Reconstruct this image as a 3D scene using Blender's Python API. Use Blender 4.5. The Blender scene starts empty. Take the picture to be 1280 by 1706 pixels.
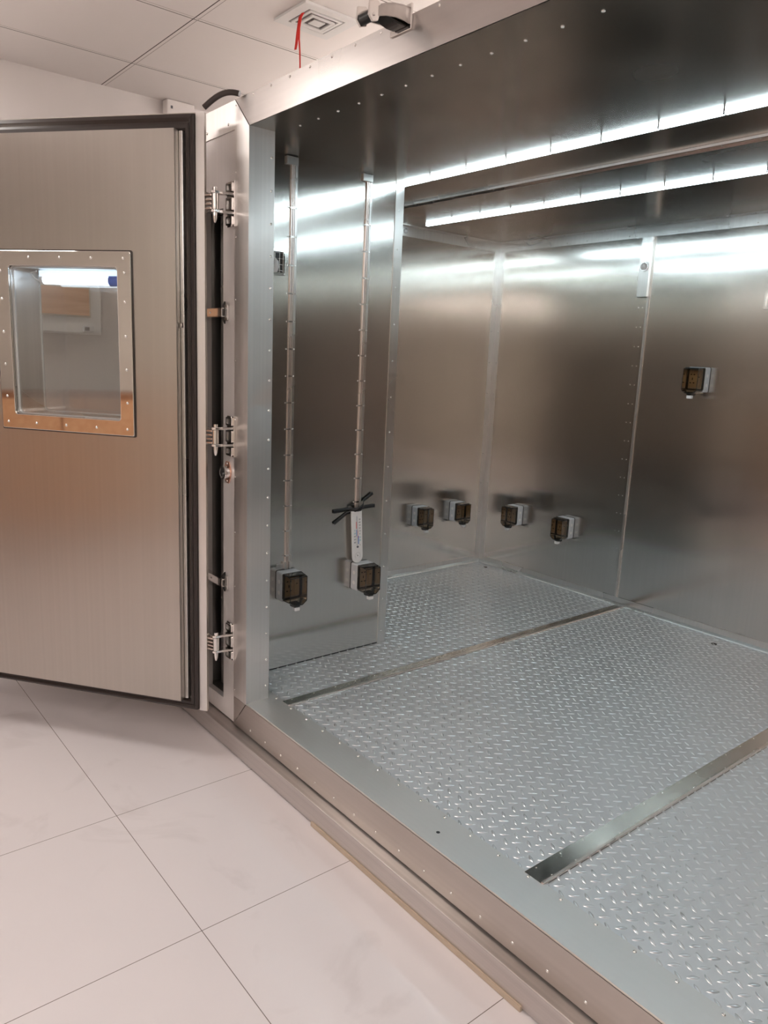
import bpy, bmesh, math, random
from mathutils import Vector, Matrix, Euler
random.seed(7)
S = bpy.context.scene
COL = S.collection
PI = math.pi

# ------------------------------------------------------------------ camera
cam_d = bpy.data.cameras.new('camera')
cam = bpy.data.objects.new('camera', cam_d); COL.objects.link(cam)
cam_d.sensor_fit = 'HORIZONTAL'; cam_d.sensor_width = 36.0
cam_d.lens = 36.0 * 1259.17 / 1280.0
cam_d.clip_start = 0.05
cam.matrix_world = (Matrix.Translation((2.44286, -1.35057, 1.35287)) @ Matrix.Rotation(0.8827618, 4, 'Z')
                    @ Matrix.Rotation(1.3698306, 4, 'X') @ Matrix.Rotation(0.0428134, 4, 'Z'))
S.camera = cam

# ------------------------------------------------------------------ world, exposure, lights
w = bpy.data.worlds.new('world'); S.world = w; w.use_nodes = True
w.node_tree.nodes['Background'].inputs[0].default_value = (0.9, 0.85, 0.82, 1)
w.node_tree.nodes['Background'].inputs[1].default_value = 0.15
S.view_settings.view_transform = 'Standard'; S.view_settings.look = 'None'
S.view_settings.gamma = 1.0; S.view_settings.use_curve_mapping = False
S.view_settings.exposure = 0.0
S.cycles.sample_clamp_indirect = 12.0; S.cycles.blur_glossy = 1.0
FILL_LAMP = 13.0       # added pendants and roof lamps, all unseen
LED = 27.0             # led bars of the chamber
WINDOW_LAMP = 6.0

# ------------------------------------------------------------------ dimensions
ZF = -0.237            # floor of the room
ZC = 2.585             # ceiling of the room
H = 2.1                # chamber height
XW, YB, XR = -1.065, 2.405, 2.6
XP, YPE = -0.237, 0.886
XO = 2.5               # right edge of the opening

# ------------------------------------------------------------------ materials
def new_mat(name):
    m = bpy.data.materials.new(name); m.use_nodes = True
    nt = m.node_tree
    return m, nt, nt.nodes['Principled BSDF']

def N(nt, typ, **kw):
    n = nt.nodes.new(typ)
    for k, v in kw.items(): setattr(n, k, v)
    return n

def plain(name, col, rough=0.5, metal=0.0, spec=0.5, bump=0.0, bscale=60, var=0.0):
    m, nt, b = new_mat(name)
    b.inputs['Base Color'].default_value = (*col, 1)
    b.inputs['Roughness'].default_value = rough
    b.inputs['Metallic'].default_value = metal
    b.inputs['Specular IOR Level'].default_value = spec
    tc = N(nt, 'ShaderNodeTexCoord')
    no = N(nt, 'ShaderNodeTexNoise'); no.inputs['Scale'].default_value = bscale; no.inputs['Detail'].default_value = 4
    nt.links.new(tc.outputs['Object'], no.inputs['Vector'])
    if bump:
        bp = N(nt, 'ShaderNodeBump'); bp.inputs['Strength'].default_value = bump; bp.inputs['Distance'].default_value = 0.002
        nt.links.new(no.outputs['Fac'], bp.inputs['Height']); nt.links.new(bp.outputs['Normal'], b.inputs['Normal'])
    mr = N(nt, 'ShaderNodeMapRange'); mr.inputs['To Min'].default_value = max(0.0, rough - 0.04 - var); mr.inputs['To Max'].default_value = min(1, rough + 0.04 + var)
    nt.links.new(no.outputs['Fac'], mr.inputs['Value']); nt.links.new(mr.outputs['Result'], b.inputs['Roughness'])
    return m

def steel(name, col=(0.60, 0.575, 0.545), rough=0.27, aniso=0.6, tangent=(1, 1, 0), grain='Z', fine=1.0, wavy=0.25, smear=0.06, metal=1.0):
    """brushed stainless: long grain lines along `grain`, large polish smears, slightly wavy sheet"""
    m, nt, b = new_mat(name)
    b.inputs['Metallic'].default_value = metal
    b.inputs['Anisotropic'].default_value = aniso
    t = N(nt, 'ShaderNodeCombineXYZ')
    for i in range(3): t.inputs[i].default_value = tangent[i]
    nt.links.new(t.outputs[0], b.inputs['Tangent'])
    tc = N(nt, 'ShaderNodeTexCoord')
    mp = N(nt, 'ShaderNodeMapping')
    s = [90, 90, 90]; s['XYZ'.index(grain)] = 0.3
    mp.inputs['Scale'].default_value = s
    nt.links.new(tc.outputs['Object'], mp.inputs['Vector'])
    g = N(nt, 'ShaderNodeTexNoise'); g.inputs['Scale'].default_value = 1.0; g.inputs['Detail'].default_value = 0
    nt.links.new(mp.outputs[0], g.inputs['Vector'])
    big = N(nt, 'ShaderNodeTexNoise'); big.inputs['Scale'].default_value = 1.7; big.inputs['Detail'].default_value = 1; big.inputs['Distortion'].default_value = 0.4
    nt.links.new(tc.outputs['Object'], big.inputs['Vector'])
    # roughness = base + grain + smear
    r1 = N(nt, 'ShaderNodeMapRange'); r1.inputs['To Min'].default_value = -0.01 * fine; r1.inputs['To Max'].default_value = 0.01 * fine
    nt.links.new(g.outputs['Fac'], r1.inputs['Value'])
    r2 = N(nt, 'ShaderNodeMapRange'); r2.inputs['From Min'].default_value = 0.3; r2.inputs['From Max'].default_value = 0.7
    r2.inputs['To Min'].default_value = rough - smear; r2.inputs['To Max'].default_value = rough + smear
    nt.links.new(big.outputs['Fac'], r2.inputs['Value'])
    if smear > 0.015: nt.links.new(r2.outputs[0], b.inputs['Roughness'])
    else: b.inputs['Roughness'].default_value = rough
    # colour with grain
    cr = N(nt, 'ShaderNodeMapRange'); cr.inputs['To Min'].default_value = 1 - 0.05 * fine; cr.inputs['To Max'].default_value = 1 + 0.05 * fine
    nt.links.new(g.outputs['Fac'], cr.inputs['Value'])
    mx = N(nt, 'ShaderNodeVectorMath', operation='SCALE'); mx.inputs[0].default_value = col
    nt.links.new(cr.outputs[0], mx.inputs['Scale']); nt.links.new(mx.outputs[0], b.inputs['Base Color'])
    # bump: sheet waviness and grain
    b1 = N(nt, 'ShaderNodeBump'); b1.inputs['Strength'].default_value = wavy; b1.inputs['Distance'].default_value = 0.01
    wv = N(nt, 'ShaderNodeTexNoise'); wv.inputs['Scale'].default_value = 1.3; wv.inputs['Detail'].default_value = 0
    nt.links.new(tc.outputs['Object'], wv.inputs['Vector'])
    nt.links.new(wv.outputs['Fac'], b1.inputs['Height'])
    if wavy >= 0.12: nt.links.new(b1.outputs[0], b.inputs['Normal'])
    return m

def emit(name, col, strength):
    m, nt, b = new_mat(name)
    b.inputs['Base Color'].default_value = (0.9, 0.9, 0.9, 1)
    b.inputs['Emission Color'].default_value = (*col, 1)
    b.inputs['Emission Strength'].default_value = strength
    return m

def tinted(name, col, rough=0.03, gloss=0.12):
    m = bpy.data.materials.new(name); m.use_nodes = True; nt = m.node_tree
    nt.nodes.clear()
    out = N(nt, 'ShaderNodeOutputMaterial')
    tr = N(nt, 'ShaderNodeBsdfTransparent'); tr.inputs[0].default_value = (*col, 1)
    gl = N(nt, 'ShaderNodeBsdfGlossy'); gl.inputs['Roughness'].default_value = rough; gl.inputs[0].default_value = (1, 1, 1, 1)
    fr = N(nt, 'ShaderNodeFresnel'); fr.inputs[0].default_value = 1.5
    mu = N(nt, 'ShaderNodeMath', operation='MULTIPLY_ADD'); mu.inputs[1].default_value = 0.9; mu.inputs[2].default_value = gloss * 0.1
    nt.links.new(fr.outputs[0], mu.inputs[0])
    mix = N(nt, 'ShaderNodeMixShader')
    nt.links.new(mu.outputs[0], mix.inputs[0]); nt.links.new(tr.outputs[0], mix.inputs[1]); nt.links.new(gl.outputs[0], mix.inputs[2])
    nt.links.new(mix.outputs[0], out.inputs[0])
    return m

M = {}
M['wall_steel'] = steel('brushed_wall_steel', rough=0.175, aniso=0.85, wavy=0.22, smear=0.02, fine=0.6)
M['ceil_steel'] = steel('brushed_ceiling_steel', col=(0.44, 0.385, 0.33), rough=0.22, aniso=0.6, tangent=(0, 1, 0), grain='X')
M['trim_steel'] = steel('trim_steel', col=(0.66, 0.64, 0.62), rough=0.30, aniso=0.5, wavy=0.08)
M['front_steel'] = steel('front_frame_steel', col=(0.80, 0.77, 0.75), rough=0.42, aniso=0.5, tangent=(1, 0, 0), wavy=0.12)
M['head_steel'] = steel('head_frame_steel', col=(0.57, 0.535, 0.515), rough=0.30, aniso=0.5, tangent=(0, 0, 1), grain='X', wavy=0.1)
M['sill_steel'] = steel('sill_steel', col=(0.72, 0.705, 0.69), rough=0.40, aniso=0.3, tangent=(0, 1, 0), grain='X', fine=0.4, wavy=0.05, metal=0.85)
M['base_steel'] = steel('base_steel', col=(0.60, 0.565, 0.545), rough=0.42, aniso=0.5, tangent=(0, 1, 0), grain='X', fine=2.2, wavy=0.08)
M['door_steel'] = steel('door_steel', col=(0.52, 0.49, 0.45), rough=0.28, aniso=0.6, tangent=(-0.797, -0.605, 0), grain='Z', wavy=0.0, smear=0.0, fine=0.7)
M['plate'] = steel('tread_plate_metal', col=(0.72, 0.73, 0.75), rough=0.42, aniso=0.0, fine=0.2, wavy=0.0, smear=0.0, metal=0.74)
M['trim_dark'] = steel('joint_channel_steel', col=(0.50, 0.46, 0.42), rough=0.25, aniso=0.4, tangent=(0, 1, 0), grain='X', wavy=.1)
M['sill_face'] = steel('sill_face_steel', col=(0.57, 0.52, 0.48), rough=0.33, aniso=0.4, tangent=(0, 0, 1), grain='X', fine=0.8, wavy=0.08)
M['satin'] = steel('satin_film_covered_steel', col=(0.80, 0.76, 0.745), rough=0.45, aniso=0.2, fine=0.5, wavy=0.05, metal=0.45)
M['mark'] = steel('worn_tread_marks', col=(0.80, 0.81, 0.83), rough=0.30, aniso=0.0, fine=0.1, wavy=0.0, smear=0.0)
M['mirror'] = steel('mirror_steel', col=(0.78, 0.76, 0.73), rough=0.045, aniso=0.0, fine=0.1, wavy=0.5, smear=0.01)
M['chrome'] = steel('cast_chrome', col=(0.80, 0.77, 0.75), rough=0.16, aniso=0.0, fine=0.2, wavy=0.3, smear=0.03)
M['screw'] = plain('screw_metal', (0.85, 0.84, 0.82), 0.22, 1.0)
M['rail'] = steel('conduit_steel', col=(0.72, 0.65, 0.61), rough=0.30, aniso=0.3, wavy=0.1, metal=0.9)
M['rubber'] = plain('dark_brown_rubber', (0.030, 0.020, 0.017), 0.34, 0.0, 0.6)
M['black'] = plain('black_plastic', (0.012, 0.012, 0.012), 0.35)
M['tape'] = plain('black_tape', (0.010, 0.010, 0.011), 0.45)
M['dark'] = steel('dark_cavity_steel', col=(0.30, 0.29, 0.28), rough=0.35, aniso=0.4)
M['grey_plastic'] = plain('pale_grey_plastic', (0.60, 0.61, 0.63), 0.4)
M['white_plastic'] = plain('white_plastic', (0.80, 0.79, 0.78), 0.4)
M['vent_grey'] = plain('grey_vent_inside', (0.30, 0.27, 0.26), 0.6)
M['ivory'] = plain('ivory_plastic', (0.62, 0.55, 0.45), 0.4)
M['smoke'] = tinted('smoked_plastic', (0.55, 0.44, 0.31))
M['smoke_dark'] = plain('smoked_rim', (0.014, 0.012, 0.010), 0.15)
M['glass'] = tinted('clear_glass', (0.98, 0.99, 0.985))
M['red'] = plain('red_ribbon', (0.72, 0.03, 0.02), 0.5)
M['blue'] = plain('blue_plastic', (0.05, 0.14, 0.62), 0.3)
M['ink'] = plain('grey_ink', (0.10, 0.10, 0.12), 0.6)
M['ink_red'] = plain('red_ink', (0.75, 0.06, 0.05), 0.6)
M['ink_blue'] = plain('blue_ink', (0.05, 0.20, 0.55), 0.6)
M['ink_teal'] = plain('teal_ink', (0.10, 0.42, 0.50), 0.6)
M['copper'] = plain('copper_bracket', (0.70, 0.42, 0.32), 0.3, 1.0)
M['paint'] = plain('white_wall_paint', (0.80, 0.75, 0.735), 0.75, bump=0.08, bscale=120)
M['paint_back'] = plain('beige_wall_paint', (0.72, 0.67, 0.60), 0.8, bump=0.05)
M['tan_board'] = plain('tan_board_edge', (0.50, 0.40, 0.31), 0.5)
M['fill_lamp'] = emit('fill_lamp_diffuser', (1.0, 0.935, 0.885), FILL_LAMP)
M['fill_lamp_bright'] = emit('fill_lamp_diffuser_bright', (1.0, 0.935, 0.885), 19.0)
M['led'] = emit('cool_led', (0.74, 0.92, 1.0), LED)
M['win_soft'] = emit('window_lamp_housing', (0.60, 0.80, 1.0), 1.2)
M['win_led'] = emit('window_lamp_glow', (0.72, 0.86, 1.0), WINDOW_LAMP)
M['green'] = plain('green_metal_paint', (0.20, 0.27, 0.05), 0.5)

def wood_mat(name, c1, c2, axis='Z'):
    m, nt, b = new_mat(name)
    tc = N(nt, 'ShaderNodeTexCoord'); mp = N(nt, 'ShaderNodeMapping')
    s = [14, 14, 14]; s['XYZ'.index(axis)] = 1.2; mp.inputs['Scale'].default_value = s
    nt.links.new(tc.outputs['Object'], mp.inputs[0])
    no = N(nt, 'ShaderNodeTexNoise'); no.inputs['Scale'].default_value = 1.6; no.inputs['Detail'].default_value = 6; no.inputs['Distortion'].default_value = 1.2
    nt.links.new(mp.outputs[0], no.inputs['Vector'])
    r = N(nt, 'ShaderNodeValToRGB'); r.color_ramp.elements[0].position = 0.3; r.color_ramp.elements[1].position = 0.7
    r.color_ramp.elements[0].color = (*c1, 1); r.color_ramp.elements[1].color = (*c2, 1)
    nt.links.new(no.outputs['Fac'], r.inputs[0]); nt.links.new(r.outputs[0], b.inputs['Base Color'])
    b.inputs['Roughness'].default_value = 0.4
    return m
M['wood'] = wood_mat('orange_wood', (0.62, 0.30, 0.14), (0.78, 0.46, 0.26), 'Y')
M['dark_wood'] = wood_mat('brown_wood', (0.25, 0.10, 0.05), (0.42, 0.20, 0.10), 'Z')

def tile_mat():
    """large polished porcelain floor tiles, joints on a 0.66 m grid, faint grey scuffs"""
    m, nt, b = new_mat('polished_floor_tile')
    tc = N(nt, 'ShaderNodeTexCoord'); sp = N(nt, 'ShaderNodeSeparateXYZ'); nt.links.new(tc.outputs['Object'], sp.inputs[0])
    def line(out, off, pitch, wd):
        a = N(nt, 'ShaderNodeMath', operation='SUBTRACT'); a.inputs[1].default_value = off; nt.links.new(out, a.inputs[0])
        p = N(nt, 'ShaderNodeMath', operation='PINGPONG'); p.inputs[1].default_value = pitch / 2; nt.links.new(a.outputs[0], p.inputs[0])
        l = N(nt, 'ShaderNodeMath', operation='LESS_THAN'); l.inputs[1].default_value = wd; nt.links.new(p.outputs[0], l.inputs[0])
        return l.outputs[0]
    lx = line(sp.outputs[0], 0.073, 0.662, 0.0011)
    ly = line(sp.outputs[1], -0.541, 0.662, 0.0011)
    gt = N(nt, 'ShaderNodeMath', operation='GREATER_THAN'); gt.inputs[1].default_value = -0.3; nt.links.new(sp.outputs[0], gt.inputs[0])
    ml = N(nt, 'ShaderNodeMath', operation='MULTIPLY'); nt.links.new(lx, ml.inputs[0]); nt.links.new(gt.outputs[0], ml.inputs[1]); lx = ml.outputs[0]
    mx = N(nt, 'ShaderNodeMath', operation='MAXIMUM'); nt.links.new(lx, mx.inputs[0]); nt.links.new(ly, mx.inputs[1])
    no = N(nt, 'ShaderNodeTexNoise'); no.inputs['Scale'].default_value = 2.4; no.inputs['Detail'].default_value = 5; no.inputs['Distortion'].default_value = 1.5
    nt.links.new(tc.outputs['Object'], no.inputs['Vector'])
    r = N(nt, 'ShaderNodeValToRGB'); r.color_ramp.elements[0].position = 0.28; r.color_ramp.elements[1].position = 0.42
    r.color_ramp.elements[0].color = (0.66, 0.61, 0.61, 1); r.color_ramp.elements[1].color = (0.75, 0.70, 0.705, 1)
    nt.links.new(no.outputs['Fac'], r.inputs[0])
    mix = N(nt, 'ShaderNodeMix', data_type='RGBA'); mix.inputs['B'].default_value = (0.20, 0.16, 0.15, 1)
    nt.links.new(mx.outputs[0], mix.inputs['Factor']); nt.links.new(r.outputs[0], mix.inputs['A'])
    nt.links.new(mix.outputs['Result'], b.inputs['Base Color'])
    b.inputs['Roughness'].default_value = 0.16
    b.inputs['Specular IOR Level'].default_value = 0.45
    return m
M['tile'] = tile_mat()

def ceil_mat():
    """suspended ceiling panels on a 0.61 m grid: pale bars with a thin dark gap beside them"""
    m, nt, b = new_mat('suspended_ceiling_panels')
    tc = N(nt, 'ShaderNodeTexCoord'); sp = N(nt, 'ShaderNodeSeparateXYZ'); nt.links.new(tc.outputs['Object'], sp.inputs[0])
    outs = []
    for i, (off, pitch) in enumerate(((-0.53, 0.627), (0.05, 0.627))):
        a = N(nt, 'ShaderNodeMath', operation='SUBTRACT'); a.inputs[1].default_value = off; nt.links.new(sp.outputs[i], a.inputs[0])
        p = N(nt, 'ShaderNodeMath', operation='PINGPONG'); p.inputs[1].default_value = pitch / 2; nt.links.new(a.outputs[0], p.inputs[0])
        l = N(nt, 'ShaderNodeMath', operation='LESS_THAN'); l.inputs[1].default_value = 0.0022; nt.links.new(p.outputs[0], l.inputs[0])
        outs.append((l.outputs[0], p.outputs[0]))
    mx = N(nt, 'ShaderNodeMath', operation='MAXIMUM'); nt.links.new(outs[0][0], mx.inputs[0]); nt.links.new(outs[1][0], mx.inputs[1])
    mix = N(nt, 'ShaderNodeMix', data_type='RGBA')
    mix.inputs['A'].default_value = (0.88, 0.83, 0.81, 1); mix.inputs['B'].default_value = (0.07, 0.05, 0.05, 1)
    nt.links.new(mx.outputs[0], mix.inputs['Factor'])
    sec = []
    for i, (off, pitch) in enumerate(((-0.513, 0.627), (0.067, 0.627))):
        a = N(nt, 'ShaderNodeMath', operation='SUBTRACT'); a.inputs[1].default_value = off; nt.links.new(sp.outputs[i], a.inputs[0])
        p = N(nt, 'ShaderNodeMath', operation='PINGPONG'); p.inputs[1].default_value = pitch / 2; nt.links.new(a.outputs[0], p.inputs[0])
        l = N(nt, 'ShaderNodeMath', operation='LESS_THAN'); l.inputs[1].default_value = 0.0014; nt.links.new(p.outputs[0], l.inputs[0]); sec.append(l.outputs[0])
    m2 = N(nt, 'ShaderNodeMath', operation='MAXIMUM'); nt.links.new(sec[0], m2.inputs[0]); nt.links.new(sec[1], m2.inputs[1])
    mix2 = N(nt, 'ShaderNodeMix', data_type='RGBA'); mix2.inputs['B'].default_value = (0.45, 0.40, 0.38, 1)
    nt.links.new(m2.outputs[0], mix2.inputs['Factor']); nt.links.new(mix.outputs['Result'], mix2.inputs['A'])
    nt.links.new(mix2.outputs['Result'], b.inputs['Base Color'])
    b.inputs['Roughness'].default_value = 0.7
    return m
M['ceil'] = ceil_mat()

# ------------------------------------------------------------------ mesh helpers
class MB:
    """collects shapes in world (or local) coordinates and links them as ONE mesh object"""
    def __init__(s): s.v = []; s.f = []; s.sm = []
    def add(s, vs, fs, smooth=False):
        o = len(s.v); s.v += [tuple(v) for v in vs]; s.f += [tuple(o + i for i in f) for f in fs]; s.sm += [smooth] * len(fs); return s
    def box(s, x0, x1, y0, y1, z0, z1):
        vs = [(x, y, z) for x in (x0, x1) for y in (y0, y1) for z in (z0, z1)]
        return s.add(vs, [(0, 1, 3, 2), (4, 6, 7, 5), (0, 4, 5, 1), (2, 3, 7, 6), (0, 2, 6, 4), (1, 5, 7, 3)])
    def prism(s, poly, axis, a, b):
        """polygon in the two axes other than `axis`, extruded a..b"""
        def P(u, v, t): return {'x': (t, u, v), 'y': (u, t, v), 'z': (u, v, t)}[axis]
        n = len(poly); vs = [P(u, v, a) for u, v in poly] + [P(u, v, b) for u, v in poly]
        return s.add(vs, [tuple(range(n))[::-1], tuple(range(n, 2 * n))] + [(i, (i + 1) % n, n + (i + 1) % n, n + i) for i in range(n)])
    def tube(s, pts, r, n=12, caps=True):
        pts = [Vector(p) for p in pts]; rs = r if isinstance(r, (list, tuple)) else [r] * len(pts)
        vs = []; up = None
        for i, p in enumerate(pts):
            t = (pts[min(i + 1, len(pts) - 1)] - pts[max(i - 1, 0)]).normalized()
            if up is None: up = Vector((0, 0, 1)) if abs(t.z) < .9 else Vector((1, 0, 0))
            a = t.cross(up).normalized(); up = a.cross(t).normalized()
            for k in range(n):
                q = 2 * PI * k / n; vs.append(p + (a * math.cos(q) + up * math.sin(q)) * rs[i])
        fs = [(i * n + k, i * n + (k + 1) % n, (i + 1) * n + (k + 1) % n, (i + 1) * n + k) for i in range(len(pts) - 1) for k in range(n)]
        s.add(vs, fs, True)
        if caps: s.add(vs[:n], [tuple(range(n))[::-1]]); s.add(vs[-n:], [tuple(range(n))])
        return s
    def ring(s, outer, inner, y0, y1, axis='y'):
        """frame between two closed outlines with equal counts (x,z), extruded along y"""
        n = len(outer)
        def P(p, t): return {'y': (p[0], t, p[1]), 'x': (t, p[0], p[1]), 'z': (p[0], p[1], t)}[axis]
        vs = [P(p, y0) for p in outer] + [P(p, y0) for p in inner] + [P(p, y1) for p in outer] + [P(p, y1) for p in inner]
        fs = []
        for i in range(n):
            j = (i + 1) % n
            fs += [(i, j, n + j, n + i), (2 * n + i, 3 * n + i, 3 * n + j, 2 * n + j), (i, 2 * n + i, 2 * n + j, j), (n + i, n + j, 3 * n + j, 3 * n + i)]
        return s.add(vs, fs)
    def build(s, name, mat, parent=None, bevel=0.0, seg=2, loc=None, **props):
        me = bpy.data.meshes.new(name); o = None
        off = Vector(loc) if loc else Vector((0, 0, 0))
        me.from_pydata([Vector(v) - off for v in s.v], [], s.f)
        bm = bmesh.new(); bm.from_mesh(me); bmesh.ops.remove_doubles(bm, verts=bm.verts, dist=1e-6) if not bevel == 0 else None
        bmesh.ops.recalc_face_normals(bm, faces=bm.faces); bm.to_mesh(me); bm.free()
        if len(me.polygons) == len(s.sm): me.polygons.foreach_set('use_smooth', s.sm)
        me.materials.append(M[mat] if isinstance(mat, str) else mat)
        o = bpy.data.objects.new(name, me); COL.objects.link(o); o.location = off
        if parent: o.parent = parent
        if bevel:
            md = o.modifiers.new('bevel', 'BEVEL'); md.width = bevel; md.segments = seg; md.limit_method = 'ANGLE'; md.angle_limit = 0.6
            md.harden_normals = False
        for k, v in props.items(): o[k] = v
        return o

def tag(o, label, cat, group=None, kind=None):
    o['label'] = label; o['category'] = cat
    if group: o['group'] = group
    if kind: o['kind'] = kind
    return o
def empty(name, loc, rz=0.0):
    o = bpy.data.objects.new(name, None); o.empty_display_size = 0.05; COL.objects.link(o)
    o.location = loc; o.rotation_euler = (0, 0, rz); return o
def rrect(x0, x1, z0, z1, r, n=5):
    pts = []
    for cx, cz, a0 in ((x1 - r, z1 - r, 0), (x0 + r, z1 - r, 90), (x0 + r, z0 + r, 180), (x1 - r, z0 + r, 270)):
        for k in range(n + 1):
            a = math.radians(a0 + 90 * k / n); pts.append((cx + r * math.cos(a), cz + r * math.sin(a)))
    return pts
def copy_tree(o, parent=None):
    c = o.copy(); COL.objects.link(c)
    if parent: c.parent = parent
    for ch in list(o.children): copy_tree(ch, c)
    return c

# screw head mesh: flat-bottomed dome with a cross recess, axis +z
def screw_mesh():
    bm = bmesh.new(); R0 = 0.0050; prof = [(R0, 0), (R0 * .96, .0009), (R0 * .78, .0021), (R0 * .45, .0029), (R0 * .2, .0030), (R0 * .16, .0016)]
    n = 12; rings = []
    for r, z in prof: rings.append([bm.verts.new((r * math.cos(2 * PI * k / n), r * math.sin(2 * PI * k / n), z)) for k in range(n)])
    for a, b in zip(rings, rings[1:]):
        for k in range(n):
            f = bm.faces.new((a[k], a[(k + 1) % n], b[(k + 1) % n], b[k])); f.smooth = True
    bm.faces.new(rings[-1])
    me = bpy.data.meshes.new('screw'); bm.to_mesh(me); bm.free(); me.materials.append(M['screw']); return me
SCREW = screw_mesh()
DIR = {'+x': (0, PI / 2, 0), '-x': (0, -PI / 2, 0), '-y': (PI / 2, 0, 0), '+y': (-PI / 2, 0, 0), '+z': (0, 0, 0), '-z': (PI, 0, 0)}
def screws(pts, d, parent, scale=1.0):
    """screw heads as parts of `parent`; pts in the parent's own coordinates"""
    for p in pts:
        o = bpy.data.objects.new('screw', SCREW); COL.objects.link(o)
        o.location = p; o.rotation_euler = DIR[d]; o.scale = (scale,) * 3; o.parent = parent
def frange(a, b, s):
    r = []
    while a <= b + 1e-9: r.append(a); a += s
    return r

# ================================================================== THE ROOM
def struct(o, label=None, cat=None):
    o['kind'] = 'structure'
    if label: o['label'] = label
    if cat: o['category'] = cat
    return o
RX0, RX1, RY0, RY1 = -1.545, 5.4, -4.6, 3.2
struct(MB().box(RX0 - .1, RX1 + .1, RY0 - .1, RY1 + .1, ZF - .1, ZF).build('floor', 'tile'), 'pale pink polished tile floor of the room outside the chamber', 'floor')
struct(MB().box(RX0 - .1, RX1 + .1, RY0 - .1, RY1 + .1, ZC, ZC + .1).build('ceiling', 'ceil'), 'pale suspended panel ceiling of the room above the chamber', 'ceiling')
struct(MB().box(RX0 - .1, RX0, RY0 - .1, RY1 + .1, ZF, ZC).build('wall_left', 'paint'), 'white painted room wall behind the open door', 'wall')
struct(MB().box(RX1, RX1 + .1, RY0 - .1, RY1 + .1, ZF, ZC).build('wall_right', 'paint_back'), 'beige room wall to the right, outside the picture', 'wall')
struct(MB().box(RX0, RX1, RY0 - .1, RY0, ZF, ZC).build('wall_front', 'paint_back'), 'beige room wall behind the camera', 'wall')
struct(MB().box(RX0, RX1, RY1, RY1 + .1, ZF, ZC).build('wall_back', 'paint'), 'white room wall behind the chamber', 'wall')

# added fill lamps: unseen pendant boxes glowing up and down to brighten the room
def add_fill_pendant(x, y, hx=1.2, hy=0.22, z=2.15):
    e = empty('fill_pendant', (x, y, z))
    MB().box(-hx / 2, hx / 2, -hy / 2, hy / 2, -.02, .02).build('diffuser', 'fill_lamp', e)
    for sx in (-1, 1):
        MB().box(sx * hx / 2 - .008, sx * hx / 2 + .008, -hy / 2 - .004, hy / 2 + .004, -.024, .024).build('end_cap', 'white_plastic', e)
        MB().tube([(sx * (hx / 2 - .05), 0, .02), (sx * (hx / 2 - .05), 0, ZC - z)], .0015, 6).build('hanging_wire', 'chrome', e)
    return e
for x, nx in ((1.6, 'left'), (3.6, 'right')):
    for y, ny in ((-1.7, 'front'), (-3.3, 'rear')):
        tag(add_fill_pendant(x, y), 'unseen white glowing pendant added to light the room, %s column, %s row' % (nx, ny), 'lamp', 'added pendants lighting the room')
def add_fill_panel(x, y, h=.29):  # added unseen panel, brightens the wall behind the open door
    e = empty('fill_ceiling_panel', (x, y, ZC))
    MB().ring(rrect(-h - .02, h + .02, -h - .02, h + .02, .004, 1), rrect(-h, h, -h, h, .003, 1), -.012, -.001, 'z').build('lamp_frame', 'white_plastic', e)
    MB().box(-h, h, -h, h, -.009, -.003).build('diffuser', 'fill_lamp_bright', e)
    return e
tag(add_fill_panel(-1.08, -1.32), 'unseen square ceiling panel added left of the open door to light the wall', 'lamp')
for x, nx in ((-.55, 'left'), (.85, 'middle'), (2.25, 'right')):  # added lamps hidden by the header, they brighten the room ceiling
    tag(add_fill_pendant(x, 1.55, z=2.34), 'unseen white glowing lamp added above the chamber roof to brighten the room ceiling, %s one' % nx, 'lamp', 'added lamps above the chamber roof')

# unseen cabinet added behind the camera to give the steel warm reflections
e = empty('reflection_cabinet', (-.55, -4.3, ZF))
MB().box(-.9, .9, -.22, .22, 0, 1.2).build('body', 'dark_wood', e, bevel=.004)
for sx in (-1, 1):
    d = MB().box(min(sx * .01, sx * .88), max(sx * .01, sx * .88), .222, .24, .06, 1.16).build('door', 'wood', e, bevel=.003)
    MB().tube([(sx * .06, .255, .6), (sx * .06, .255, .75)], .006).build('handle', 'chrome', d)
tag(e, 'unseen brown wooden two door cabinet added behind the camera for warm reflections', 'cabinet')

# ================================================================== THE CHAMBER SHELL
T = 0.08
def S_(mb, name, mat, label=None, cat=None, bevel=0): return struct(mb.build(name, mat, bevel=bevel), label, cat)
w_back = S_(MB().box(XW - T, XR + T, YB, YB + T, -.02, 2.18), 'wall_chamber_back', 'wall_steel', 'brushed steel back wall of the chamber', 'wall')
w_left = S_(MB().box(XW - T, XW, YPE - .12, YB, -.02, 2.18), 'wall_chamber_left', 'wall_steel', 'brushed steel left wall of the chamber beyond the partition', 'wall')
w_right = S_(MB().box(XR, XR + T, 0.02, YB, -.02, 2.18), 'wall_chamber_right', 'wall_steel', 'brushed steel right wall of the chamber', 'wall')
w_part = S_(MB().box(XW - T, XP, .101, YPE, -.02, 2.1), 'wall_chamber_partition', 'wall_steel', 'steel partition near the hinge side carrying two conduits', 'wall')
c_ch = S_(MB().box(XW - T, XR + T, .142, YB + T, H, 2.18).box(XW - T, -.0005, .1005, .142, H, 2.18), 'ceiling_chamber', 'ceil_steel', 'dark reflective steel ceiling inside the chamber', 'ceiling')
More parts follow.
